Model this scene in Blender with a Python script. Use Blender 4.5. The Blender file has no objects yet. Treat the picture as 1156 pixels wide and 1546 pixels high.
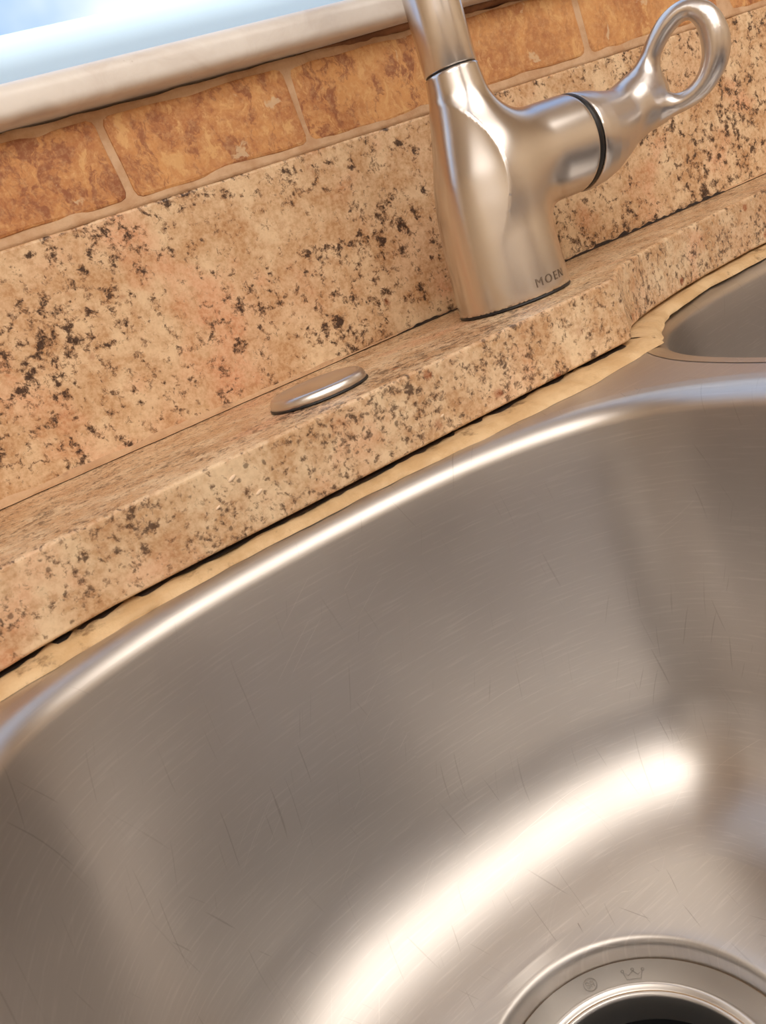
import bpy, bmesh, math, random
import numpy as np
from mathutils import Vector, Matrix
random.seed(7); rng = np.random.default_rng(7)
C = bpy.context.scene.collection
S = bpy.context.scene

# ---------------------------------------------------------------- camera
YAW, PIT, ROL, FPX = 0.38255, 0.31675, -0.36575, 1166.67
fw = Vector((math.sin(YAW)*math.cos(PIT), math.cos(YAW)*math.cos(PIT), -math.sin(PIT)))
r0 = Vector((math.cos(YAW), -math.sin(YAW), 0)); u0 = r0.cross(fw)
rt = math.cos(ROL)*r0 + math.sin(ROL)*u0; up = -math.sin(ROL)*r0 + math.cos(ROL)*u0
cd = bpy.data.cameras.new('camera'); cam = bpy.data.objects.new('camera', cd); C.objects.link(cam)
M = Matrix((rt, up, -fw)).transposed().to_4x4(); M.translation = Vector((0, -0.38597, 0.04898)); cam.matrix_world = M
cd.sensor_fit = 'VERTICAL'; cd.sensor_height = 24; cd.sensor_width = 24*1156/1546
cd.lens = 24*FPX/1546; cd.clip_start = 0.005
cd.dof.use_dof = True; cd.dof.focus_distance = 0.42; cd.dof.aperture_fstop = 22.0
S.camera = cam

# ---------------------------------------------------------------- world, sun, lamps, exposure
S.view_settings.view_transform = 'Standard'; S.view_settings.look = 'None'
S.view_settings.gamma = 1; S.view_settings.use_curve_mapping = False
S.view_settings.exposure = 0.2
w = bpy.data.worlds.new('sky'); S.world = w; w.use_nodes = True
wt = w.node_tree; bg = wt.nodes['Background']; bg.inputs[1].default_value = 1.1      # partly cloudy sky
wc = wt.nodes.new('ShaderNodeTexCoord'); wn = wt.nodes.new('ShaderNodeTexNoise'); wr = wt.nodes.new('ShaderNodeValToRGB')
wn.inputs['Scale'].default_value = 2.2; wn.inputs['Detail'].default_value = 5
wr.color_ramp.elements[0].position = .46; wr.color_ramp.elements[0].color = (.36, .53, .88, 1)
wr.color_ramp.elements[1].position = .60; wr.color_ramp.elements[1].color = (.95, 1.0, 1.08, 1)
wt.links.new(wc.outputs['Generated'], wn.inputs['Vector']); wt.links.new(wn.outputs[0], wr.inputs[0]); wt.links.new(wr.outputs[0], bg.inputs[0])
sd = bpy.data.lights.new('sun', 'SUN'); sd.energy = 3.4; sd.angle = math.radians(2); sd.color = (1, 0.97, 0.9)
so = bpy.data.objects.new('sun', sd); C.objects.link(so); so.rotation_euler = (0, math.radians(-38), 0)
CEIL = 1.50
def area(name, loc, sx, sy, power, col, aim):
    d = bpy.data.lights.new(name, 'AREA'); d.shape = 'RECTANGLE'; d.size = sx; d.size_y = sy; d.energy = power; d.color = col
    o = bpy.data.objects.new(name, d); C.objects.link(o); o.location = loc
    o.rotation_euler = (Vector(aim)-Vector(loc)).to_track_quat('-Z', 'Y').to_euler(); return o
WARM = (1.0, 0.94, 0.86)
LAMPS = [(1.05, -1.50), (-0.65, -1.50), (1.05, -2.60), (-0.65, -2.60)]
for k, (x, y) in enumerate(LAMPS):      # wide ceiling panels
    area('ceiling_lamp_light', (x, y, CEIL-0.06), 1.6, 1.04, 10.5, WARM, (x, y, 0))

# ---------------------------------------------------------------- helpers
def link(name, me, mat=None, parent=None, smooth=False):
    o = bpy.data.objects.new(name, me); C.objects.link(o)
    if mat is not None and len(me.materials) == 0: me.materials.append(mat)
    if parent is not None: o.parent = parent
    if smooth: me.polygons.foreach_set('use_smooth', [True]*len(me.polygons))
    return o
def tag(o, label=None, cat=None, group=None, kind=None):
    for k, v in (('label', label), ('category', cat), ('group', group), ('kind', kind)):
        if v: o[k] = v
    return o
def empty(name, loc=(0, 0, 0)):
    o = bpy.data.objects.new(name, None); C.objects.link(o); o.location = loc; o.empty_display_size = .02; return o
def from_bm(name, bm, mat, parent=None, smooth=False):
    me = bpy.data.meshes.new(name); bm.normal_update(); bm.to_mesh(me); bm.free(); return link(name, me, mat, parent, smooth)
def pydata(name, V, F, mat, parent=None, smooth=True):
    me = bpy.data.meshes.new(name); me.from_pydata([tuple(map(float, v)) for v in V], [], [tuple(map(int, f)) for f in F]); me.update()
    return link(name, me, mat, parent, smooth)
def box_bm(x0, x1, y0, y1, z0, z1, bev=0.0, seg=2):
    bm = bmesh.new(); bmesh.ops.create_cube(bm, size=1)
    for v in bm.verts: v.co = ((x0+x1)/2+v.co.x*(x1-x0), (y0+y1)/2+v.co.y*(y1-y0), (z0+z1)/2+v.co.z*(z1-z0))
    if bev: bmesh.ops.bevel(bm, geom=bm.edges[:], offset=bev, segments=seg, affect='EDGES', profile=.5)
    return bm
def box(name, a, mat, parent=None, bev=0.0, seg=2):
    return from_bm(name, box_bm(*a, bev=bev, seg=seg), mat, parent)
def bez_closed(pts, n):
    """closed Catmull-Rom through pts, resampled to n even points"""
    P = np.array(pts, float); m = len(P); out = []
    for i in range(m):
        a, b, c, d = P[(i-1) % m], P[i], P[(i+1) % m], P[(i+2) % m]
        ta = np.linalg.norm(b-a)**.5; tb = np.linalg.norm(c-b)**.5; tc = np.linalg.norm(d-c)**.5
        m1 = tb*((b-a)/ta-(c-a)/(ta+tb)+(c-b)/tb); m2 = tb*((c-b)/tb-(d-b)/(tb+tc)+(d-c)/tc)
        for t in np.linspace(0, 1, 24, endpoint=False):
            out.append((2*t**3-3*t*t+1)*b+(t**3-2*t*t+t)*m1+(-2*t**3+3*t*t)*c+(t**3-t*t)*m2)
    Q = np.array(out+[out[0]]); s = np.r_[0, np.cumsum(np.linalg.norm(np.diff(Q, axis=0), axis=1))]
    tt = np.linspace(0, s[-1], n, endpoint=False)
    Q = np.c_[np.interp(tt, s, Q[:, 0]), np.interp(tt, s, Q[:, 1])]
    for _ in range(6): Q = .5*Q+.25*(np.roll(Q, 1, 0)+np.roll(Q, -1, 0))
    return Q
def normals2(Q):
    d = np.roll(Q, -1, 0)-np.roll(Q, 1, 0); d /= np.linalg.norm(d, axis=1)[:, None]; n = np.c_[d[:, 1], -d[:, 0]]
    a = .5*np.sum(Q[:, 0]*np.roll(Q[:, 1], -1)-np.roll(Q[:, 0], -1)*Q[:, 1])
    return n if a > 0 else -n      # outward
def lathe(name, prof, mat, parent=None, n=96, loc=(0, 0), k_=1.):
    V = []; F = []; prof = [(r*k_, z) for r, z in prof]
    for r, z in prof:
        for k in range(n):
            a = 2*math.pi*k/n; V.append((loc[0]+r*math.cos(a), loc[1]+r*math.sin(a), z))
    for i in range(len(prof)-1):
        for k in range(n): F.append((i*n+k, i*n+(k+1) % n, (i+1)*n+(k+1) % n, (i+1)*n+k))
    return pydata(name, V, F, mat, parent)
def fill_extrude(name, loops, z0, z1, mat, parent=None, bev=0.0, seg=3):
    """flat plate with holes from closed 2D loops (first outer)"""
    cu = bpy.data.curves.new('tmp', 'CURVE'); cu.dimensions = '2D'; cu.fill_mode = 'BOTH'
    for L in loops:
        s = cu.splines.new('POLY'); s.points.add(len(L)-1); s.use_cyclic_u = True
        for p, q in zip(s.points, L): p.co = (q[0], q[1], 0, 1)
    h = (z1-z0)/2; cu.extrude = h-bev; cu.bevel_depth = bev; cu.bevel_resolution = seg; cu.offset = -bev
    t = bpy.data.objects.new('tmp', cu); C.objects.link(t)
    me = bpy.data.meshes.new_from_object(t.evaluated_get(bpy.context.evaluated_depsgraph_get())); me.name = name
    bpy.data.objects.remove(t); bpy.data.curves.remove(cu)
    me.materials.clear(); me.transform(Matrix.Translation((0, 0, (z0+z1)/2)))
    return link(name, me, mat, parent)
def tube(name, pts, r, mat, parent=None, n=12, cyc=False, rad=None):
    P = [Vector(p) for p in pts]; m = len(P); V = []; F = []; nrm = None
    for i, p in enumerate(P):
        a = P[(i-1) % m] if (cyc or i) else p; b = P[(i+1) % m] if (cyc or i < m-1) else p
        t = (b-a).normalized()
        if nrm is None: nrm = t.orthogonal().normalized()
        nrm = (nrm-t*nrm.dot(t)).normalized(); bi = t.cross(nrm); rr = rad[i] if rad else r
        for k in range(n):
            q = 2*math.pi*k/n; V.append(p+nrm*rr*math.cos(q)+bi*rr*math.sin(q))
    for i in range(m if cyc else m-1):
        j = (i+1) % m
        for k in range(n): F.append((i*n+k, i*n+(k+1) % n, j*n+(k+1) % n, j*n+k))
    if not cyc: F += [tuple(range(n))[::-1], tuple((m-1)*n+k for k in range(n))]
    return pydata(name, V, F, mat, parent)

# ---- implicit surfaces (for the cast metal shapes)
def surface_nets(f, lo, hi, h):
    lo = np.array(lo, float); hi = np.array(hi, float); nn = np.ceil((hi-lo)/h).astype(int)+1
    ax = [lo[i]+h*np.arange(nn[i]) for i in range(3)]
    G = np.stack(np.meshgrid(*ax, indexing='ij'), -1); D = f(G.reshape(-1, 3)).reshape(nn); s = D < 0
    cs = np.zeros(nn-1, int)
    for a in (0, 1):
        for b in (0, 1):
            for c in (0, 1): cs += s[a:nn[0]-1+a, b:nn[1]-1+b, c:nn[2]-1+c]
    cell = (cs > 0) & (cs < 8); idx = -np.ones(nn-1, int); I = np.argwhere(cell); idx[cell] = np.arange(len(I))
    V = lo+(I+.5)*h
    def grad(P):
        e = h*.25; g = np.stack([f(P+e*np.eye(3)[i])-f(P-e*np.eye(3)[i]) for i in range(3)], 1)/(2*e); return g
    for _ in range(5):
        g = grad(V); V = V-np.clip(f(V)/np.maximum((g**2).sum(1), .05), -h, h)[:, None]*g
    F = []
    for a in range(3):
        b, c = (a+1) % 3, (a+2) % 3
        s0 = np.take(s, range(nn[a]-1), a); s1 = np.take(s, range(1, nn[a]), a)
        E = np.argwhere(s0 != s1); E = E[(E[:, b] > 0) & (E[:, c] > 0) & (E[:, b] < nn[b]-1) & (E[:, c] < nn[c]-1)]
        q = []
        for db, dc in ((1, 1), (0, 1), (0, 0), (1, 0)):
            k = E.copy(); k[:, b] -= db; k[:, c] -= dc; q.append(idx[k[:, 0], k[:, 1], k[:, 2]])
        q = np.stack(q, 1); ins = s[E[:, 0], E[:, 1], E[:, 2]]; q[~ins] = q[~ins][:, ::-1]; F.append(q)
    return V, np.concatenate(F)
def smin(a, b, k):
    h = np.maximum(k-np.abs(a-b), 0)/k; return np.minimum(a, b)-h*h*k*.25
def smax(a, b, k): return -smin(-a, -b, k)
def capsule(P, a, b, ra, rb, sy=1.0):
    P = P*np.array([1, sy, 1]); a = np.array(a)*[1, sy, 1]; b = np.array(b)*[1, sy, 1]
    d = b-a; t = np.clip(((P-a)@d)/(d@d), 0, 1); t = t*t*(3-2*t)*.0+t
    return np.linalg.norm(P-a-t[:, None]*d, axis=1)-(ra+(rb-ra)*t)

# ---------------------------------------------------------------- material node helpers
class NT:
    def __init__(s, name):
        s.m = bpy.data.materials.new(name); s.m.use_nodes = True; s.t = s.m.node_tree; s.n = s.t.nodes
        s.b = s.n['Principled BSDF']
    def new(s, typ, **kw):
        n = s.n.new(typ)
        for k, v in kw.items(): setattr(n, k, v)
        return n
    def set(s, inp, v):
        if isinstance(v, bpy.types.NodeSocket): s.t.links.new(v, inp)
        elif isinstance(v, (tuple, list)) and len(v) == 3 and inp.type == 'RGBA': inp.default_value = (*v, 1)
        else: inp.default_value = v
    def coord(s, kind='Object'): return s.new('ShaderNodeTexCoord').outputs[kind]
    def map(s, v, scale=(1, 1, 1), rot=(0, 0, 0), loc=(0, 0, 0)):
        n = s.new('ShaderNodeMapping'); s.set(n.inputs['Vector'], v); n.inputs['Scale'].default_value = scale
        n.inputs['Rotation'].default_value = rot; n.inputs['Location'].default_value = loc; return n.outputs[0]
    def noise(s, v, scale, detail=3, rough=.55, dist=0, w=None, out=0):
        n = s.new('ShaderNodeTexNoise')
        if w is not None: n.noise_dimensions = '4D'; s.set(n.inputs['W'], w)
        s.set(n.inputs['Vector'], v); n.inputs['Scale'].default_value = scale; n.inputs['Detail'].default_value = detail
        n.inputs['Roughness'].default_value = rough; n.inputs['Distortion'].default_value = dist; return n.outputs[out]
    def vor(s, v, scale, feat='F1', out='Distance', rand=1):
        n = s.new('ShaderNodeTexVoronoi', feature=feat); s.set(n.inputs['Vector'], v); n.inputs['Scale'].default_value = scale
        n.inputs['Randomness'].default_value = rand; return n.outputs[out]
    def ramp(s, v, a, b, lo=0., hi=1.):
        n = s.new('ShaderNodeMapRange', interpolation_type='SMOOTHSTEP'); s.set(n.inputs[0], v)
        for i, x in zip((1, 2, 3, 4), (a, b, lo, hi)): n.inputs[i].default_value = x
        return n.outputs[0]
    def math(s, op, a, b=0.):
        n = s.new('ShaderNodeMath', operation=op); s.set(n.inputs[0], a); s.set(n.inputs[1], b); return n.outputs[0]
    def mix(s, f, a, b, mode='MIX'):
        n = s.new('ShaderNodeMix', data_type='RGBA', blend_type=mode); s.set(n.inputs[0], f); s.set(n.inputs[6], a); s.set(n.inputs[7], b); return n.outputs[2]
    def vadd(s, a, b, k):
        n = s.new('ShaderNodeVectorMath', operation='MULTIPLY_ADD'); s.set(n.inputs[0], b); n.inputs[1].default_value = (k, k, k); s.set(n.inputs[2], a); return n.outputs[0]
    def bump(s, h, dist, strength=1., nrm=None):
        n = s.new('ShaderNodeBump'); s.set(n.inputs['Height'], h); n.inputs['Distance'].default_value = dist; n.inputs['Strength'].default_value = strength
        if nrm is not None: s.set(n.inputs['Normal'], nrm)
        s.set(s.b.inputs['Normal'], n.outputs[0]); return n.outputs[0]
    def p(s, **kw):
        for k, v in kw.items(): s.set(s.b.inputs[k.replace('_', ' ')], v)
        return s.m
def plain(name, col, rough=.5, metal=0., **kw):
    t = NT(name); return t.p(Base_Color=col, Roughness=rough, Metallic=metal, **kw)
def lin(r, g, b): return tuple(((c/255+.055)/1.055)**2.4 if c > 10 else c/255/12.92 for c in (r, g, b))

def granite(name, fine=1.0, spots=1.0, tint=(0, 0, 0)):
    t = NT(name); co = t.coord()
    warp = t.vadd(co, t.noise(co, 120, 3, out=1), .006)
    big = t.noise(co, 14, 4, .6); mid = t.noise(warp, 55, 5, .65); grain = t.noise(co, 420, 3, .7)
    c = t.mix(t.ramp(mid, .35, .65), lin(192, 150, 110), lin(228, 202, 168))
    c = t.mix(t.ramp(big, .5, .68, 0, .4), c, lin(206, 158, 124))
    pink = t.noise(t.map(co, loc=(3.1, 1.7, .4)), 22, 3, .55)
    c = t.mix(t.ramp(pink, .56, .72, 0, .6), c, lin(216, 152, 118))
    tan = t.noise(t.map(co, loc=(7.7, 2.3, 5)), 130, 4, .7)
    c = t.mix(t.ramp(tan, .50, .64, 0, .55), c, lin(184, 140, 102))
    c = t.mix(t.ramp(grain, .35, .7, 0, .35), c, lin(246, 220, 186))
    # irregular dark clusters
    cl = t.noise(t.map(co, loc=(1.3, 8.2, 2.9)), 26, 3, .6)
    w2 = t.vadd(co, t.noise(co, 260, 4, .7, out=1), .0035)
    dk = t.noise(w2, 235*fine, 6, .74, .25)
    m1 = t.math('ADD', dk, t.math('MULTIPLY', t.math('SUBTRACT', cl, .5), .30))
    c = t.mix(t.ramp(m1, .53, .575, 0, .62*spots), c, lin(118, 82, 58))
    c = t.mix(t.ramp(m1, .575, .63, 0, .92*spots), c, lin(64, 48, 42))
    v = t.vor(w2, 230*fine); vc = t.vor(w2, 230*fine, out='Color')
    dots = t.math('MULTIPLY', t.ramp(v, .18, .30, 1, 0), t.ramp(vc, .66, .70))
    c = t.mix(t.math('MULTIPLY', dots, .8*spots), c, lin(72, 50, 40))
    v3 = t.vor(w2, 95); vc3 = t.vor(w2, 95, out='Color')
    rust = t.math('MULTIPLY', t.ramp(v3, .12, .3, 1, 0), t.ramp(vc3, .82, .86))
    c = t.mix(t.math('MULTIPLY', rust, .6), c, lin(150, 72, 34))
    t.bump(t.noise(co, 700, 3), .0002, .5)
    return t.p(Base_Color=c, Roughness=t.ramp(grain, .3, .7, .22, .38), Specular_IOR_Level=.25)

def steel(name, col=(.60, .565, .53), rough=.28, aniso=.0, uv=False, scratch=0., axis=None):
    t = NT(name)
    if not uv:
        if axis is not None:      # brushed round the axis of a turned part
            ge = t.new('ShaderNodeNewGeometry'); cr = t.new('ShaderNodeVectorMath', operation='CROSS_PRODUCT')
            t.set(cr.inputs[0], ge.outputs['Normal']); cr.inputs[1].default_value = axis
            t.set(t.b.inputs['Tangent'], cr.outputs[0]); t.p(Anisotropic=aniso, Anisotropic_Rotation=.25)
        return t.p(Base_Color=col, Metallic=1., Roughness=rough)
    co = t.coord('UV')
    g = t.noise(t.map(co, (14, 2600, 1)), 1, 2, .6); g2 = t.noise(t.map(co, (45, 900, 1)), 1, 3, .6); sm = t.noise(co, 9, 4, .6)
    rg = t.math('ADD', t.ramp(g, .3, .7, rough-.015, rough+.015), t.ramp(sm, .3, .7, -.02, .03))
    c = t.mix(t.ramp(g2, .5, .75, 0, .30), col, tuple(min(1, x*1.4) for x in col))
    if scratch:
        for k, (ang, sx, sy, th, dark) in enumerate([(1.45, 18, 900, .72, 1), (1.75, 22, 700, .73, 1), (1.2, 30, 1100, .72, 1), (.1, 12, 1400, .72, 0), (2.0, 25, 800, .73, 1), (.6, 16, 1500, .73, 0)]):
            rotv = t.map(co, (1, 1, 1), (0, 0, ang), (k*3.7, k*1.9, 0))
            n = t.noise(t.map(t.vadd(rotv, t.noise(rotv, 22, 1, out=1), .006), (sx, sy, 1)), 1, 1, .4)
            area_ = t.ramp(t.noise(t.map(co, loc=(k*2.2, k*5.1, 0)), 7, 2), .42, .6)
            mk = t.math('MULTIPLY', t.ramp(n, th, th+.03), t.math('MULTIPLY', area_, scratch))
            c = t.mix(mk, c, (.16, .13, .11) if dark else (.95, .9, .85))
    tg = t.new('ShaderNodeTangent', direction_type='UV_MAP')
    t.set(t.b.inputs['Tangent'], tg.outputs[0])
    return t.p(Base_Color=c, Metallic=1., Roughness=rg, Anisotropic=aniso, Anisotropic_Rotation=.25)

def travertine():
    t = NT('travertine'); oi = t.new('ShaderNodeObjectInfo'); rnd = oi.outputs['Random']
    W = t.math('MULTIPLY', rnd, 40.); co = t.coord()
    wv = t.vadd(co, t.noise(co, 45, 4, .65, w=W, out=1), .022)
    a = t.noise(wv, 38, 6, .68, .6, w=W); b = t.noise(t.map(wv, (1, 1, .55)), 90, 5, .7, .5, w=W)
    c = t.mix(t.ramp(a, .36, .62), lin(182, 124, 82), lin(212, 158, 104))
    c = t.mix(t.math('MULTIPLY', t.ramp(b, .50, .60), t.ramp(rnd, .2, .75, .35, .95)), c, lin(152, 98, 70))
    c = t.mix(t.ramp(b, .47, .38, 0, .8), c, lin(222, 178, 124))
    e = t.noise(wv, 70, 4, .6, .3, w=t.math('ADD', W, 7.3))
    c = t.mix(t.ramp(e, .635, .68, 0, .8), c, lin(212, 186, 154))
    f = t.noise(co, 340, 4, .7, w=W); c = t.mix(t.ramp(f, .42, .70, 0, .38), c, lin(230, 190, 140))
    pits = t.math('MULTIPLY', t.ramp(t.vor(wv, 150), .10, .2, 1, 0), t.ramp(t.vor(wv, 150, out='Color'), .9, .92))
    c = t.mix(t.math('MULTIPLY', pits, .7), c, lin(84, 48, 30))
    hgt = t.math('ADD', t.math('MULTIPLY', b, .8), t.math('MULTIPLY', f, .5)); hgt = t.math('SUBTRACT', hgt, pits)
    t.bump(hgt, .0012, .55)
    return t.p(Base_Color=c, Roughness=.62, Specular_IOR_Level=.3)

def rough_noise(name, c0, c1, scale, rough=.8, bump=.001, dark=None):
    t = NT(name); co = t.coord(); n = t.noise(co, scale, 5, .65); n2 = t.noise(co, scale*7, 3, .6)
    c = t.mix(t.ramp(n, .35, .65), c0, c1)
    if dark:
        d = t.noise(t.map(co, loc=(4, 2, 1)), scale*.8, 6, .72); c = t.mix(t.ramp(d, .56, .68, 0, .8), c, dark)
    t.bump(t.math('ADD', n, t.math('MULTIPLY', n2, .6)), bump, .6)
    return t.p(Base_Color=c, Roughness=rough)
def marble():
    t = NT('marble'); co = t.coord(); w_ = t.vadd(co, t.noise(co, 14, 4, out=1), .05)
    n = t.noise(w_, 22, 6, .65, 1.0); v = t.noise(w_, 12, 3, .5, 1.5); s = t.noise(co, 130, 5, .75)
    c = t.mix(t.ramp(n, .35, .7), lin(236, 234, 232), lin(220, 214, 210))
    c = t.mix(t.ramp(v, .52, .64, 0, .6), c, lin(168, 158, 152))
    c = t.mix(t.ramp(s, .68, .74, 0, .6), c, lin(120, 96, 76))
    return t.p(Base_Color=c, Roughness=.3)

G_BACK = granite('granite_backsplash', .8, 1.0)
G_TOP = granite('granite_counter', 1.25, .8)
STEEL = steel('brushed_steel', (.58, .55, .525), .375, .55, True, .26)
STEEL_F = steel('brushed_steel_floor', (.605, .575, .545), .40, .5, True, .6)
NICKEL = steel('brushed_nickel', (.68, .65, .63), .255, .65, axis=(0, 0, 1))
NICKEL_C = steel('cover_steel', (.50, .46, .42), .26)
NICKEL_H = steel('satin_nickel', (.68, .65, .635), .31, .35, axis=(1, 0, 0))
POLISH = steel('machined_steel', (.78, .755, .725), .40)
BLACK = plain('black_rubber', (.008, .008, .010), .45)
PIPE = plain('dark_drain_interior', (.012, .012, .014), .5)
ENGRAVE = plain('engraved_metal', (.28, .255, .23), .5, .6)
LOGO = plain('etched_letters', (.27, .22, .18), .5, .8)
TRAV = travertine(); MARBLE = marble()
GROUT = rough_noise('grout', lin(212, 180, 148), lin(194, 156, 122), 60, .9, .0012)
CAULK = rough_noise('old_caulk', lin(220, 190, 148), lin(202, 168, 124), 55, .6, .0012, lin(112, 80, 50))
CAULK2 = rough_noise('counter_caulk', lin(208, 172, 136), lin(190, 150, 114), 60, .6, .0008, lin(110, 72, 46))
CAULK3 = rough_noise('sill_caulk', lin(150, 108, 78), lin(120, 82, 58), 60, .85, .001)
DARK_STRIP = rough_noise('black_brown', lin(30, 23, 20), lin(62, 46, 36), 90, .9, .001)
WHITE = plain('white_paint', (.87, .86, .84), .5); BEIGE = plain('beige_wall_paint', lin(224, 206, 180), .7)
VINYL = plain('white_vinyl', (.85, .86, .88), .35); LEDGE = plain('skylit_blue_render', (.70, .88, 1.0), .8)  # rail colour: blue of the sky light mixed into the white
WOOD = rough_noise('honey_wood', lin(150, 88, 44), lin(116, 62, 30), 12, .45, .0005)
FLOOR = rough_noise('floor_tile', lin(150, 120, 92), lin(120, 92, 68), 6, .5, .0005)
t_ = NT('window_glass'); GLASS = t_.p(Base_Color=(1, 1, 1), Roughness=0., Transmission_Weight=1., IOR=1.02)
t_ = NT('lamp_diffuser'); DIFF = t_.p(Base_Color=(.9, .85, .75), Emission_Color=(*WARM, 1), Emission_Strength=1.2)

# ---------------------------------------------------------------- setting: room shell
X0, X1, Y1, FZ = -1.9, 2.4, -3.9, -.92
WX0, WX1, WZ0, WZ1 = -.62, .98, .1605, 1.15      # window opening
wb = empty('wall_back', (0, 0, 0)); tag(wb, kind='structure')
box('wall_panel', (X0, X1, .014, .14, FZ, .1445), BEIGE, wb)
box('wall_panel', (X0, WX0, .014, .14, .1445, CEIL), BEIGE, wb)
box('wall_panel', (WX1, X1, .014, .14, .1445, CEIL), BEIGE, wb)
box('wall_panel', (WX0, WX1, .014, .14, WZ1, CEIL), BEIGE, wb)
for nm, a, m in (('wall_left', (X0-.1, X0, Y1, .14, FZ, CEIL), BEIGE), ('wall_right', (X1, X1+.1, Y1, .14, FZ, CEIL), BEIGE),
                 ('wall_front', (X0-.1, X1+.1, Y1-.1, Y1, FZ, CEIL), BEIGE), ('floor', (X0-.1, X1+.1, Y1-.1, .14, FZ-.1, FZ), FLOOR),
                 ('ceiling', (X0-.1, X1+.1, Y1-.1, .14, CEIL, CEIL+.1), WHITE)):
    tag(box(nm, a, m), kind='structure')
LW = ['right lamp of the pair nearest the window', 'left lamp of the pair nearest the window', 'right lamp of the pair far from the window', 'left lamp of the pair far from the window']
for k, (x, y) in enumerate(LAMPS):
    o = empty('ceiling_light', (x, y, CEIL)); tag(o, 'wide white ceiling panel light, '+LW[k], 'light', 'ceiling lights')
    box('housing', (-.83, .83, -.545, .545, -.03, 0), WHITE, o, .005); box('diffuser', (-.81, .81, -.53, .53, -.05, -.031), DIFF, o, .004)

# ---- tiles, grout
def wob(n, amp, k=4):
    a = rng.normal(0, 1, n)
    for _ in range(k): a = .5*a+.25*(np.roll(a, 1)+np.roll(a, -1))
    return a/a.std()*amp*.8
def strip_grid(x0, x1, nx, prof, mat, name, parent=None, amp=None):
    """ribbon along x; prof(i, x) -> list of (y, z)"""
    xs = np.linspace(x0, x1, nx); rows = [prof(i, x) for i, x in enumerate(xs)]; m = len(rows[0])
    V = [(x, y, z) for x, r in zip(xs, rows) for y, z in r]
    F = [(i*m+j, (i+1)*m+j, (i+1)*m+j+1, i*m+j+1) for i in range(nx-1) for j in range(m-1)]
    return pydata(name, V, F, mat, parent)
NG = 420; gy = wob(NG, .0007); gt = wob(NG, .0005); gt2 = wob(NG, .0009)
def gprof(i, x):
    top = .1447+gt[i]-(.0014 if x > .232 else 0)*min(1, (x-.232)/.02+.0)
    y0 = .0014+gy[i]*.5
    return [(.013, .1012), (y0-.0006, .1014), (y0-.0004, .1035), (y0, .11), (y0, .125), (y0, .139), (y0-.0004, .1425), (y0-.0004+gt2[i]*.4, top), (.013, top+.0002)]
strip_grid(-.22, 1.0, NG, gprof, GROUT, 'grout', wb)
def tile_mesh(w_, h_):
    bm = bmesh.new(); n = 10; pts = []
    cr = .0035
    per = []
    for (cx, cz, a0) in ((w_/2-cr, h_/2-cr, 0), (-w_/2+cr, h_/2-cr, 90), (-w_/2+cr, -h_/2+cr, 180), (w_/2-cr, -h_/2+cr, 270)):
        for k in range(3):
            a = math.radians(a0+45*k); per.append((cx+cr*math.cos(a), cz+cr*math.sin(a)))
    full = []
    for i in range(len(per)):
        a, b = per[i], per[(i+1) % len(per)]; L = math.hypot(a[0]-b[0], a[1]-b[1]); s = max(1, int(L/.005))
        for k in range(s): full.append((a[0]+(b[0]-a[0])*k/s, a[1]+(b[1]-a[1])*k/s))
    wv = wob(len(full), .0006); d = np.array(full); L = np.linalg.norm(d, axis=1)[:, None]; d = d+d/L*wv[:, None]
    V = []; m = len(d)
    for s, y in ((1, .008), (1, .0014), (.992, .0006), (.965, .0002)):
        q = d.copy(); q[:, 0] -= np.sign(q[:, 0])*(1-s)*.04; q[:, 1] -= np.sign(q[:, 1])*(1-s)*.04
        V += [(a, y, b) for a, b in q]
    F = [(r*m+k, r*m+(k+1) % m, (r+1)*m+(k+1) % m, (r+1)*m+k) for r in range(3) for k in range(m)]
    F.append(tuple(3*m+k for k in range(m)))
    me = bpy.data.meshes.new('tile'); me.from_pydata(V, [], F); me.update(); me.materials.append(TRAV)
    bm.free(); bm = bmesh.new(); bm.from_mesh(me); bmesh.ops.recalc_face_normals(bm, faces=bm.faces[:]); bm.to_mesh(me); bm.free()
    return me
TM = [tile_mesh(.0928, .0360) for _ in range(3)]
joints = [-.0965, -.001, .0948, .1915, .287, .3835, .480, .5765, .673]
for k in range(len(joints)-1):
    o = bpy.data.objects.new('tile', TM[k % 3]); C.objects.link(o); o.parent = wb
    o.location = ((joints[k]+joints[k+1])/2, .0006+random.uniform(-.0004, .0004), .1234+random.uniform(-.0005, .0005)); o.rotation_euler = (0, random.uniform(-.008, .008), 0)

# ---- marble sill, caulk under it, window
def sill_prof(i, x):
    R = .0068; zt, zb, yf = .1608, .1456, -.0125; P = [(.105, zb), (.02, zb)]
    for k in range(7): a = math.pi*1.5-k*math.pi/12; P.append((yf+.004+.004*math.cos(a), zb+.004+.004*math.sin(a)))
    for k in range(9): a = math.pi-k*math.pi/16; P.append((yf+R+R*math.cos(a), zt-R+R*math.sin(a)))
    return P+[(.02, zt), (.105, zt)]
sill = strip_grid(-.66, 1.02, 3, sill_prof, MARBLE, 'trim_1'); tag(sill, 'pale marble window sill slab with rounded front edge above the tiles', kind='structure')
cu_ = wob(300, .0006); sc_ = lambda x: .005*max(0, 1-(x-.2)/.06)
strip_grid(.20, .62, 300, lambda i, x: [(.012, .1422), (-.0005+cu_[i]+sc_(x), .1433+cu_[i]*.5), (-.0022+cu_[i]+sc_(x), .1442), (-.0022+sc_(x), .1457), (.012, .1457)], CAULK3, 'sill_caulk', sill)
win = empty('window_1', (0, 0, 0)); tag(win, kind='structure')
box('bottom_rail', (WX0, WX1, .096, .13, .1609, .176), VINYL, win, .003)
box('top_rail', (WX0, WX1, .096, .13, WZ1-.03, WZ1), VINYL, win, .003)
box('side_rail', (WX0, WX0+.03, .096, .13, .176, WZ1-.03), VINYL, win, .003)
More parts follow.
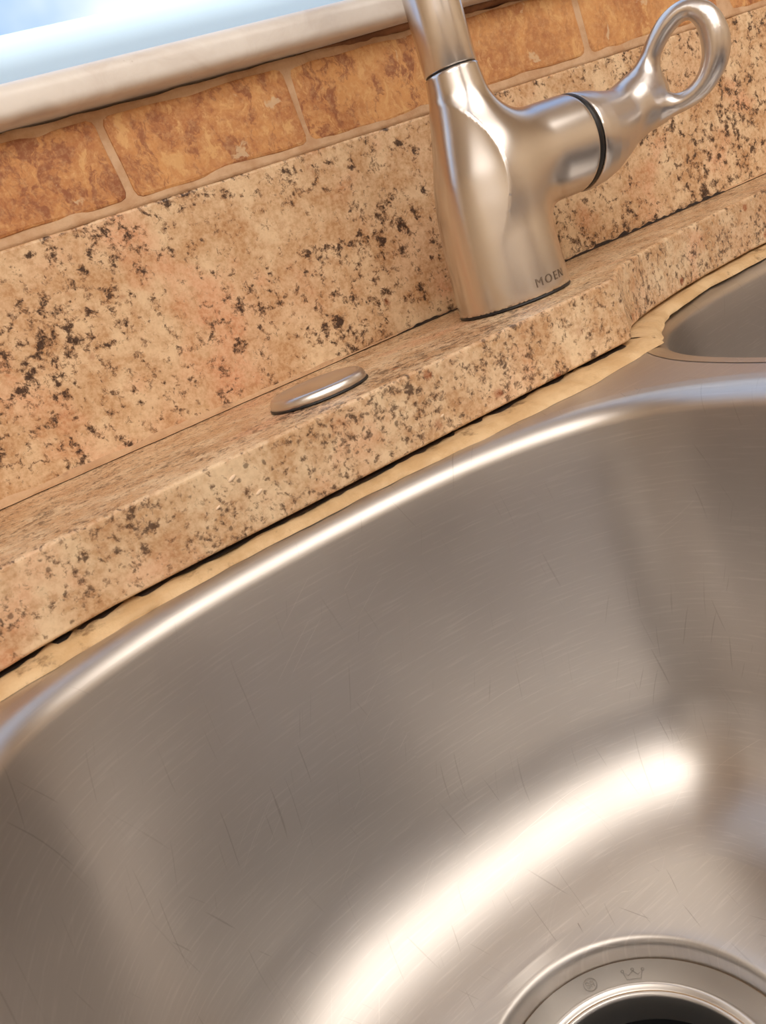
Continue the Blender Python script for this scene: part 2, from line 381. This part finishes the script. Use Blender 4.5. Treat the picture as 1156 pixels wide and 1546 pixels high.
box('side_rail', (WX1-.03, WX1, .096, .13, .176, WZ1-.03), VINYL, win, .003)
box('pane', (WX0+.03, WX1-.03, .110, .114, .176, WZ1-.03), GLASS, win)
# added outdoor rail, rounded to grade from white to blue behind the pane
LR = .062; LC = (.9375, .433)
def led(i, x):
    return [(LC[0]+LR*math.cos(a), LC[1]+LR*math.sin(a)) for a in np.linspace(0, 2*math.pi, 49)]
lo_ = strip_grid(-1.6, 3.0, 3, led, LEDGE, 'added_rail'); tag(lo_, 'thick pale blue rounded rail added outdoors for the bright band behind the pane', 'rail')

# ---------------------------------------------------------------- granite backsplash and counter
bs = box('granite_backsplash', (-.9, 1.4, 0, .0135, .0004, .1016), G_BACK, None, .0014, 3)
tag(bs, 'speckled tan granite backsplash slab standing along the wall under the tiles', 'backsplash')
edge = [(-.150, -.30), (-.142, -.235), (-.120, -.185), (-.085, -.153), (-.045, -.133), (-.02, -.1262), (.004, -.1222), (.04, -.1212), (.08, -.1212), (.12, -.1204), (.16, -.1196), (.20, -.1192), (.2470, -.1185)]
corner = [(.2520, -.1172), (.2570, -.1125)]
rest = [(.2615, -.1075), (.272, -.0985), (.285, -.0915), (.300, -.0855), (.33, -.0765), (.36, -.0705), (.40, -.0655), (.44, -.064), (.48, -.068), (.52, -.082), (.553, -.115), (.566, -.16), (.57, -.25), (.568, -.40), (.555, -.455), (.52, -.487), (.44, -.495), (.25, -.495), (.05, -.497), (-.06, -.492), (-.115, -.465), (-.143, -.42), (-.150, -.36)]
cut = edge+corner+rest
top = fill_extrude('granite_countertop', [[(-.9, -.0005), (1.4, -.0005), (1.4, -.60), (-.9, -.60)], cut], -.029, 0, G_TOP, None, .0016, 3)
tag(top, 'speckled tan granite countertop ledge stepping back behind the steel sink', 'countertop')
for p in top.data.polygons: p.use_smooth = False
CHIP = plain('pale_chip', lin(240, 214, 186), .5)
for (x, z, s) in ((.0577, -.0070, .0017), (.0647, -.0157, .0015), (.049, -.0143, .0010), (.1448, -.0205, .0010)):
    bm = bmesh.new(); bmesh.ops.create_icosphere(bm, subdivisions=2, radius=1)
    for v in bm.verts: v.co = (x+v.co.x*s, -.1213+v.co.y*.0005, z+v.co.z*s*.45+v.co.x*s*.35)
    from_bm('chip', bm, CHIP, top)
# caulk fillet between backsplash and counter
cw = wob(600, .0007); cg = wob(600, .0008)
def cprof(i, x):
    k = .0022+cw[i]*.7+(.0022*max(0, 1-(x+.1)/.28) if x < .18 else 0)
    if x > .165: k *= .5
    return [(.0004, k*1.15), (-k*.28, k*.42), (-k*1.0, .0004)]
cl = strip_grid(-.35, .9, 600, cprof, CAULK2, 'caulk_bead'); tag(cl, 'thin tan caulk bead along the joint of backsplash and countertop', 'caulk')
gr = wob(260, .0006)
def crack(i, x): k = max(.0001, .0004+gr[i]*.7)*min(1, (x-.198)/.03); return [(-.0003, .0005+k*1.6), (-.0012, .0004+k), (-.0016-k, .0002)]
gk = strip_grid(.200, .47, 260, crack, DARK_STRIP, 'dark_line', cl); gk['label'] = 'dark crack line'  # thin dark strip laid along the joint

# ---------------------------------------------------------------- sink
DECK = -.0350; FLZ = -.2087; DR = (.0727, -.2400); KD = .94
half = [(0, -.1278), (.035, -.1292), (.063, -.1335), (.09, -.1428), (.112, -.1565), (.1265, -.177), (.1335, -.200), (.137, -.225), (.1395, -.262), (.140, -.30)]
hl = half+[(x, -.60-y) for x, y in half[-2:0:-1]]+[(0, -.4722)]
XC = .0773
left_out = bez_closed([(XC+x, y) for x, y in hl]+[(XC-x, y) for x, y in hl[-2:0:-1]], 320)
right_pts = [(.390, -.0745), (.350, -.0775), (.318, -.0845), (.290, -.0985), (.266, -.120), (.250, -.147), (.2425, -.178), (.2400, -.215), (.2390, -.27)]
XR = .392
rr = right_pts+[(x, -.54-y) for x, y in right_pts[-2:0:-1]]+[(.390, -.4655)]
right_out = bez_closed(rr+[(2*XR-x, y) for x, y in rr[-2:0:-1]], 320)
sink = empty('kitchen_sink', (XC, -.2307, DECK)); tag(sink, 'undermount double bowl brushed stainless steel sink with scratched floor', 'sink')
def L(o): o.location = (-XC, .2307, -DECK); return o      # parts keep world coordinates under the sink's Empty
def offset(Q, d): return Q+normals2(Q)*d
def bowl(name, Q, floor_z, drain, RC=.048, label=None):
    """roll edge -> drafted wall -> cove -> floor, UV in metres (u along the wall, v down)"""
    R = .0085; prof = [(R+.001, DECK+.0002, 0)]
    for k in range(0, 13): a = k*math.pi/2*.955/12; prof.append((.0058-R*math.sin(a), DECK-R+R*math.cos(a), 0))
    P0, P1 = math.radians(4), math.radians(86); wz = floor_z+RC*(math.sin(P1)-math.sin(P0)); d0, z0 = prof[-1][:2]; dr = .0035
    for k in range(1, 9): f = k/8; prof.append((d0-dr*f, z0+(wz-z0)*f, 0))
    d1 = d0-dr
    for k in range(1, 25):
        a = P0+(P1-P0)*k/24; prof.append((d1-RC*(math.cos(P0)-math.cos(a)), wz-RC*(math.sin(a)-math.sin(P0)), 0))
    n = len(Q); N = normals2(Q); V = []; UV = []
    s = np.r_[0, np.cumsum(np.linalg.norm(np.diff(np.r_[Q, Q[:1]], axis=0), axis=1))]
    # smooth corners more the deeper we go
    Qs = Q.copy(); v = 0; last = None; rings = []
    for i, (d, z, _) in enumerate(prof):
        ring = np.c_[Q+N*d, np.full(n, z)]
        if last is not None: v += np.hypot(d-last[0], z-last[1])
        last = (d, z); rings.append((ring, v))
    base = rings[-1][0]
    wall_rows = len(rings)
    Vw = np.concatenate([r for r, _ in rings]); m = len(rings)
    F = []; U = []
    for i in range(m-1):
        for k in range(n):
            F.append((i*n+k, i*n+(k+1) % n, (i+1)*n+(k+1) % n, (i+1)*n+k))
            U += [(s[k], rings[i][1]), (s[k+1], rings[i][1]), (s[k+1], rings[i+1][1]), (s[k], rings[i+1][1])]
    nwall = len(F)
    # floor: from cove end towards the drain
    dc = np.array(drain); ang = np.arctan2(base[:, 1]-dc[1], base[:, 0]-dc[0])
    dirs = np.c_[np.cos(ang), np.sin(ang)]; zf = base[0, 2]; ROLL = .0605*KD
    start = len(Vw); fl = []
    for f in np.linspace(0, 1, 9)[1:]:
        q = base[:, :2]*(1-f)+(dc+dirs*ROLL)*f; fl.append(np.c_[q, np.full(n, zf-.0018*f)])
    zr = zf-.0018
    for r, dz in ((.0597, -.0002), (.0589, -.0008), (.0582, -.0018), (.0577, -.0034), (.0574, -.0055), (.0572, -.0095)):
        fl.append(np.c_[dc+dirs*r*KD, np.full(n, zr+dz)])
    V = np.concatenate([Vw]+fl); prev = (m-1)*n
    for j in range(len(fl)):
        cur = start+j*n
        for k in range(n):
            q = (prev+k, prev+(k+1) % n, cur+(k+1) % n, cur+k); F.append(q); U += [(V[i][0]+3, V[i][1]+3) for i in q]
        prev = cur
    o = pydata(name, V, F, STEEL, sink); o.data.materials.append(STEEL_F)
    mi = np.zeros(len(F), int); mi[nwall:] = 1; o.data.polygons.foreach_set('material_index', mi)
    uv = o.data.uv_layers.new(name='UVMap'); uv.data.foreach_set('uv', np.array(U, np.float32).ravel())
    if label: o['label'] = label
    return L(o), zr
bl, zr = bowl('bowl', left_out, FLZ, DR, .049, 'large left bowl with the drain')
br, zr2 = bowl('bowl', right_out, FLZ+.01, (XR, -.2), .05, 'small right bowl partly hidden')
dk = fill_extrude('deck', [[(-.2, -.052), (.62, -.052), (.62, -.52), (-.2, -.52)], offset(left_out, .0088), offset(right_out, .0088)], DECK-.0012, DECK, STEEL, sink)
uvl = dk.data.uv_layers.new(name='UVMap') if not dk.data.uv_layers else dk.data.uv_layers[0]
for lp in dk.data.loops: c = dk.data.vertices[lp.vertex_index].co; uvl.data[lp.index].uv = (c.x, c.y)
L(dk)
FZD = zr-.0085
drain = empty('sink_drain', (DR[0], DR[1], FZD)); tag(drain, 'round steel drain flange with engraved crown mark in the left bowl floor', 'drain')
LD = lambda o: (setattr(o, 'location', (-DR[0], -DR[1], -FZD)), o)[1]
LD(lathe('flange', [(.0569, FZD-.004), (.0569, FZD-.0006), (.0563, FZD), (.0475, FZD-.0004), (.0466, FZD+.0004), (.0458, FZD+.0010), (.0450, FZD+.0008), (.0444, FZD-.0004), (.0440, FZD-.0007)], POLISH, drain, 160, DR, KD))
LD(lathe('strainer_cup', [(.0437, FZD-.0009), (.0432, FZD-.0004), (.0426, FZD-.0007), (.0421, FZD-.002), (.0418, FZD-.006), (.0412, FZD-.012)], POLISH, drain, 160, DR, KD))
LD(lathe('drain_pipe', [(.0413, FZD-.012), (.040, FZD-.05), (.036, FZD-.09), (.0005, FZD-.092)], PIPE, drain, 96, DR, KD))
# engraved marks: ring, letters S A and a crown, drawn in the flange plane (radial up)
def mark(center, polys, name, ks=1.15):
    c = np.array(center); er = (c-np.array(DR)); er /= np.linalg.norm(er); et = np.array([er[1], -er[0]])
    V = []; F = []
    for P in polys:
        P = np.array(P, float)*ks; cl_ = np.allclose(P[0], P[-1]); b = len(V); m = len(P)
        W = c+P[:, :1]*et*.001+P[:, 1:]*er*.001
        for i in range(m):
            a_ = W[max(i-1, 0)] if not (cl_ and i == 0) else W[-2]; b_ = W[min(i+1, m-1)] if not (cl_ and i == m-1) else W[1]
            t = (b_-a_)/np.linalg.norm(b_-a_); nn = np.array([-t[1], t[0]])*.00011
            for sgn in (1, -1): V.append((*(W[i]+sgn*nn), FZD+.00008-.0004*((np.linalg.norm(W[i]-np.array(DR))-.0563*KD)/-.0088)))
        F += [(b+2*i, b+2*i+1, b+2*i+3, b+2*i+2) for i in range(m-1)]
    o = pydata(name, V, F, ENGRAVE, drain, False); LD(o); return o
circ = lambda x, y, r, a0=0, a1=360, n=25: [(x+r*math.cos(math.radians(a)), y+r*math.sin(math.radians(a))) for a in np.linspace(a0, a1, n)]
smark = circ(-.75, .55, .52, 20, 270, 12)+circ(-.75, -.5, .52, 90, -160, 12)
amark = [(.15, -1.1), (.15, .4)]+circ(.65, .45, .5, 180, 0, 10)+[(1.15, -1.1)]
mark((0.08695, -0.19386), [circ(0, 0, 2.1), smark, amark, [(.15, -.2), (1.15, -.2)]], 'engraved_mark')['label'] = 'circled letters SA stamped on the flange'
crown = [[(-2.1, -1.35), (-2.9, 1.0), (-1.4, -.05), (0, 1.25), (1.4, -.05), (2.9, 1.0), (2.1, -1.35), (-2.1, -1.35)]]+[circ(x, y, .42, n=13) for x, y in ((-3.05, 1.4), (0, 1.7), (3.05, 1.4))]
mark((0.10077, -0.20195), crown, 'engraved_mark', 1.2)['label'] = 'small crown stamped on the flange'

# caulk around the sink edge, under the granite: follows the granite front edge
def polyline(P, n):
    P = np.array(P, float); s = np.r_[0, np.cumsum(np.linalg.norm(np.diff(P, axis=0), axis=1))]; t = np.linspace(0, s[-1], n)
    return np.c_[np.interp(t, s, P[:, 0]), np.interp(t, s, P[:, 1])]
gran = np.array(edge+corner+rest[:10])
def gran_y(x): return np.interp(x, gran[:, 0][3:], gran[:, 1][3:])
def caulk_strip(name, inner, outer, n, zin, seed):
    A, B = polyline(inner, n), polyline(outer, n); w0, w1, w2, w3 = (wob(n, s, q) for s, q in ((.0006, 30), (.0009, 10), (.0004, 20), (.0004, 20))); V = []
    for i in range(n):
        d = (B[i]-A[i]); Ld = np.linalg.norm(d); d /= Ld
        end = Ld+w0[i]
        for f, z in ((0, zin+.0008+w2[i]*.5), (.35, zin+.0003+w2[i]), (.62, zin-.0002+w3[i]), (.86, zin-.0011+w2[i]*.6), (.97, DECK+.0009+w3[i]*.4), (1.0, DECK+.0001)):
            q = A[i]+d*(end*f+(w1[i]*.5 if 0 < f < 1 else 0)); V.append((q[0], q[1], z))
    F = [(i*6+j, (i+1)*6+j, (i+1)*6+j+1, i*6+j+1) for i in range(n-1) for j in range(5)]
    o = pydata(name, V, F, CAULK); return o
c1 = caulk_strip('caulk_bead', [(-.08, -.118), (-.037, -.1185), (.0, -.112), (.06, -.110), (.12, -.109), (.18, -.108), (.22, -.108), (.2585, -.107)],
                 [(-.08, -.157), (-.037, -.1372), (.006, -.1275), (.059, -.1228), (.116, -.1245), (.179, -.1305), (.214, -.1325), (.262, -.1245)], 420, -.0312, 1)
tag(c1, 'cracked cream caulk strip between granite ledge and large left sink bowl', 'caulk')
c2 = caulk_strip('caulk_bead', [(.2570, -.1085), (.2620, -.100), (.272, -.090), (.30, -.0765), (.36, -.061), (.44, -.056), (.52, -.070)],
                 [(.2615, -.1245), (.2690, -.1180), (.278, -.1085), (.306, -.0893), (.355, -.0758), (.44, -.0700), (.52, -.087)], 260, -.0308, 2)
tag(c2, 'stained cream caulk strip between granite ledge and right sink bowl', 'caulk')
# dark strip lying in the gap at the granite's lower edge
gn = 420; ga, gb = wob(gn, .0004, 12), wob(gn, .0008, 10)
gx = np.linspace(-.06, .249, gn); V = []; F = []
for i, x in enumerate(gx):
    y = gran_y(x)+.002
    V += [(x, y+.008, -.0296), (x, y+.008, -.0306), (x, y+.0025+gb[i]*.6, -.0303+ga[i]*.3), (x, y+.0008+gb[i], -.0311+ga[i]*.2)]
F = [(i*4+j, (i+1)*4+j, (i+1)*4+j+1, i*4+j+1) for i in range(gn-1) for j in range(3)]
g1 = pydata('dark_line', V, F, DARK_STRIP, c1); g1['label'] = 'black strip in the open crack'

# ---------------------------------------------------------------- faucet
FX, FY = .2365, -.0625; AXZ = .0600
zs = np.array([0, .008, .017, .032, .0466, .060, .0735, .0846, .0955, .1075, .12]); rs = np.array([.0279, .0279, .0276, .0268, .0254, .0232, .0194, .0163, .0138, .0123, .0118])
zf_ = np.linspace(0, .12, 241); rf_ = np.interp(zf_, zs, rs)
for _ in range(60): rf_[1:-1] = .5*rf_[1:-1]+.25*(rf_[:-2]+rf_[2:])
TILT = .02
def f_body(P):
    x = P[:, 0]-FX-TILT*P[:, 2]; y = P[:, 1]-FY; z = P[:, 2]
    r = np.interp(z, zf_, rf_); d1 = (np.hypot(x, y)-r)*.94
    xx = P[:, 0]-FX; rc = .0232
    d2 = np.maximum(np.hypot(y, z-AXZ)-rc, np.maximum(-xx, xx-.0572))
    d = smin(d1, d2, .016)
    d = smax(d, P[:, 0]-(FX+.0568), .0016)
    return smax(smax(d, z-.1068, .0008), .0012-z, .0008)
fau = empty('kitchen_faucet', (FX, FY, 0)); tag(fau, 'brushed nickel pull-down faucet with loop lever standing on the granite ledge', 'faucet')
LF = lambda o: (setattr(o, 'location', (-FX, -FY, 0)), o)[1]
V, F = surface_nets(f_body, (FX-.032, FY-.032, -.002), (FX+.062, FY+.032, .110), .00105)
LF(pydata('body', V, F, NICKEL, fau))
LF(lathe('base_gasket', [(.001, 0.0002), (.0279, .0002), (.0281, .0008), (.0272, .0016), (.001, .0016)], BLACK, fau, 96, (FX, FY)))
zt = .1068; xt = FX+TILT*zt
LF(lathe('neck_seal', [(.0005, zt-.001), (.0117, zt-.001), (.0117, zt+.0016), (.0005, zt+.0016)], BLACK, fau, 64, (xt, FY)))
sp = [(xt+TILT*(z-zt), FY, z) for z in (zt+.0006, zt+.0012, .13, .16, .20, .26, .30)]
cx, cz, R = FY-.085, .30, .085
for k in range(1, 19): a = math.pi*k/18; sp.append((xt+.004, cx+R*math.cos(a), cz+R*math.sin(a)))
sp += [(xt+.004, cx-R, z) for z in (.28, .26)]
LF(tube('spout', sp, .0124, NICKEL, fau, 48, rad=[.0120]+[.0124]*(len(sp)-1)))
hd = [(xt+.004, cx-R, z) for z in (.2595, .255, .22, .19, .175, .172)]
LF(tube('spray_head', hd, .015, NICKEL, fau, 40, rad=[.0126, .0135, .015, .0175, .018, .0165]))
# black ring and loop lever (axis along +x)
def xlathe(name, prof, mat, n=72):
    V = []; F = []
    for x, r in prof:
        for k in range(n): a = 2*math.pi*k/n; V.append((x, FY+r*math.cos(a), AXZ+r*math.sin(a)))
    for i in range(len(prof)-1):
        for k in range(n): F.append((i*n+k, (i+1)*n+k, (i+1)*n+(k+1) % n, i*n+(k+1) % n))
    return LF(pydata(name, V, F, mat, fau))
xlathe('seal_ring', [(.2928, .001), (.2928, .0222), (.2934, .0230), (.2956, .0230), (.2960, .0222), (.2960, .001)], BLACK)
cl_ = [(.2955, .0597, .0233), (.301, .0594, .0231), (.308, .0592, .0222), (.316, .0592, .0202), (.324, .0603, .0178), (.332, .0620, .0156), (.340, .0645, .0136), (.347, .0672, .0120)]
loop = [(0.00137, 0.07242, 0.00777), (0.00374, 0.07871, 0.00574), (0.00708, 0.08552, 0.00491), (0.01198, 0.09165, 0.00485), (0.01801, 0.09669, 0.00496), (0.02446, 0.09924, 0.00469), (0.03069, 0.09801, 0.00479), (0.03569, 0.09215, 0.00581), (0.03772, 0.08314, 0.00668), (0.03659, 0.07455, 0.00652), (0.03243, 0.06752, 0.00568), (0.02656, 0.06270, 0.00503), (0.01926, 0.06022, 0.00456), (0.01166, 0.06025, 0.00485), (0.00542, 0.06231, 0.00592)]   # (along the loop's plane, height, band radius)
def resample3(P, n):
    P = np.array(P); m = len(P); out = []
    for i in range(m):
        a, b, c, d = P[(i-1) % m], P[i], P[(i+1) % m], P[(i+2) % m]
        for t in np.linspace(0, 1, n, endpoint=False): out.append(tuple(.5*(2*b+(c-a)*t+(2*a-5*b+4*c-d)*t*t+(3*b-a-3*c+d)*t**3)))
    return out
BETA = math.radians(56); HH = np.array([.3500, FY]); hv = np.array([math.cos(BETA), -math.sin(BETA)]); nv = np.array([math.sin(BETA), math.cos(BETA)])
LOOPD = resample3(loop, 6)
def f_handle(P):
    d = None
    x = P[:, 0]; c = np.array(cl_)
    zc = np.interp(x, c[:, 0], c[:, 1]); rr_ = np.interp(x, c[:, 0], c[:, 2])
    sy = 1/np.interp(x, [.30, .325, .347], [1, .92, .72])
    d1 = (np.hypot((P[:, 1]-FY)*sy, P[:, 2]-zc)-rr_)*.85
    d1 = np.maximum(d1, np.maximum(.2962-x, x-.349))
    ll = LOOPD+[LOOPD[0]]; d2 = None; D = P[:, :2]-HH; Q = np.stack([D@hv, D@nv, P[:, 2]], 1)
    for a, b in zip(ll[:-1], ll[1:]):
        q = capsule(Q, (a[0], 0, a[1]), (b[0], 0, b[1]), a[2], b[2], .78)
        d2 = q if d2 is None else np.minimum(d2, q)
    d2 = d2*.9
    e = capsule(P, (.342, FY, .0660), (.3555, FY, .0700), .0118, .0080, 1.0)
    d = smin(smin(d1, e, .010), d2, .009)
    return smax(d, .2962-x, .0012)
V, F = surface_nets(f_handle, (.2940, FY-.075, .030), (.41, FY+.026, .114), .00095)
LF(pydata('lever_handle', V, F, NICKEL_H, fau))
# lettering etched round the base
fc = bpy.data.curves.new('tmp', 'FONT'); fc.body = 'MOEN'; fc.size = .0056; fc.extrude = .0; fc.space_character = 1.35
to = bpy.data.objects.new('tmp', fc); C.objects.link(to)
me = bpy.data.meshes.new_from_object(to.evaluated_get(bpy.context.evaluated_depsgraph_get())); bpy.data.objects.remove(to)
bm = bmesh.new(); bm.from_mesh(me); bmesh.ops.triangulate(bm, faces=bm.faces[:]); bmesh.ops.subdivide_edges(bm, edges=bm.edges[:], cuts=1)
A0 = math.radians(-103)
for v in bm.verts:
    a = A0+v.co.x/.0279; z = .0056+v.co.y; r = float(np.interp(z, zf_, rf_))+.00022
    v.co = (FX+TILT*z+r*math.cos(a), FY+r*math.sin(a), z)
me2 = bpy.data.meshes.new('brand_lettering'); bm.to_mesh(me2); bm.free(); LF(link('brand_lettering', me2, LOGO, fau))['label'] = 'faint etched brand lettering near the base'

# ---------------------------------------------------------------- hole cover
hc = empty('hole_cover', (.1165, -.0770, 0)); tag(hc, 'flat round steel hole cover lying on the granite ledge left of the faucet', 'cover')
lathe('cap', [(.0001, .0046), (.0172, .0044), (.0180, .0048), (.0190, .0052), (.0200, .0050), (.0209, .0041), (.0215, .0026), (.0217, .0004), (.0001, .0004)], NICKEL_H, hc, 96)
lathe('gasket', [(.0205, .0001), (.0221, .0001), (.0221, .0008), (.0215, .0012)], BLACK, hc, 96)
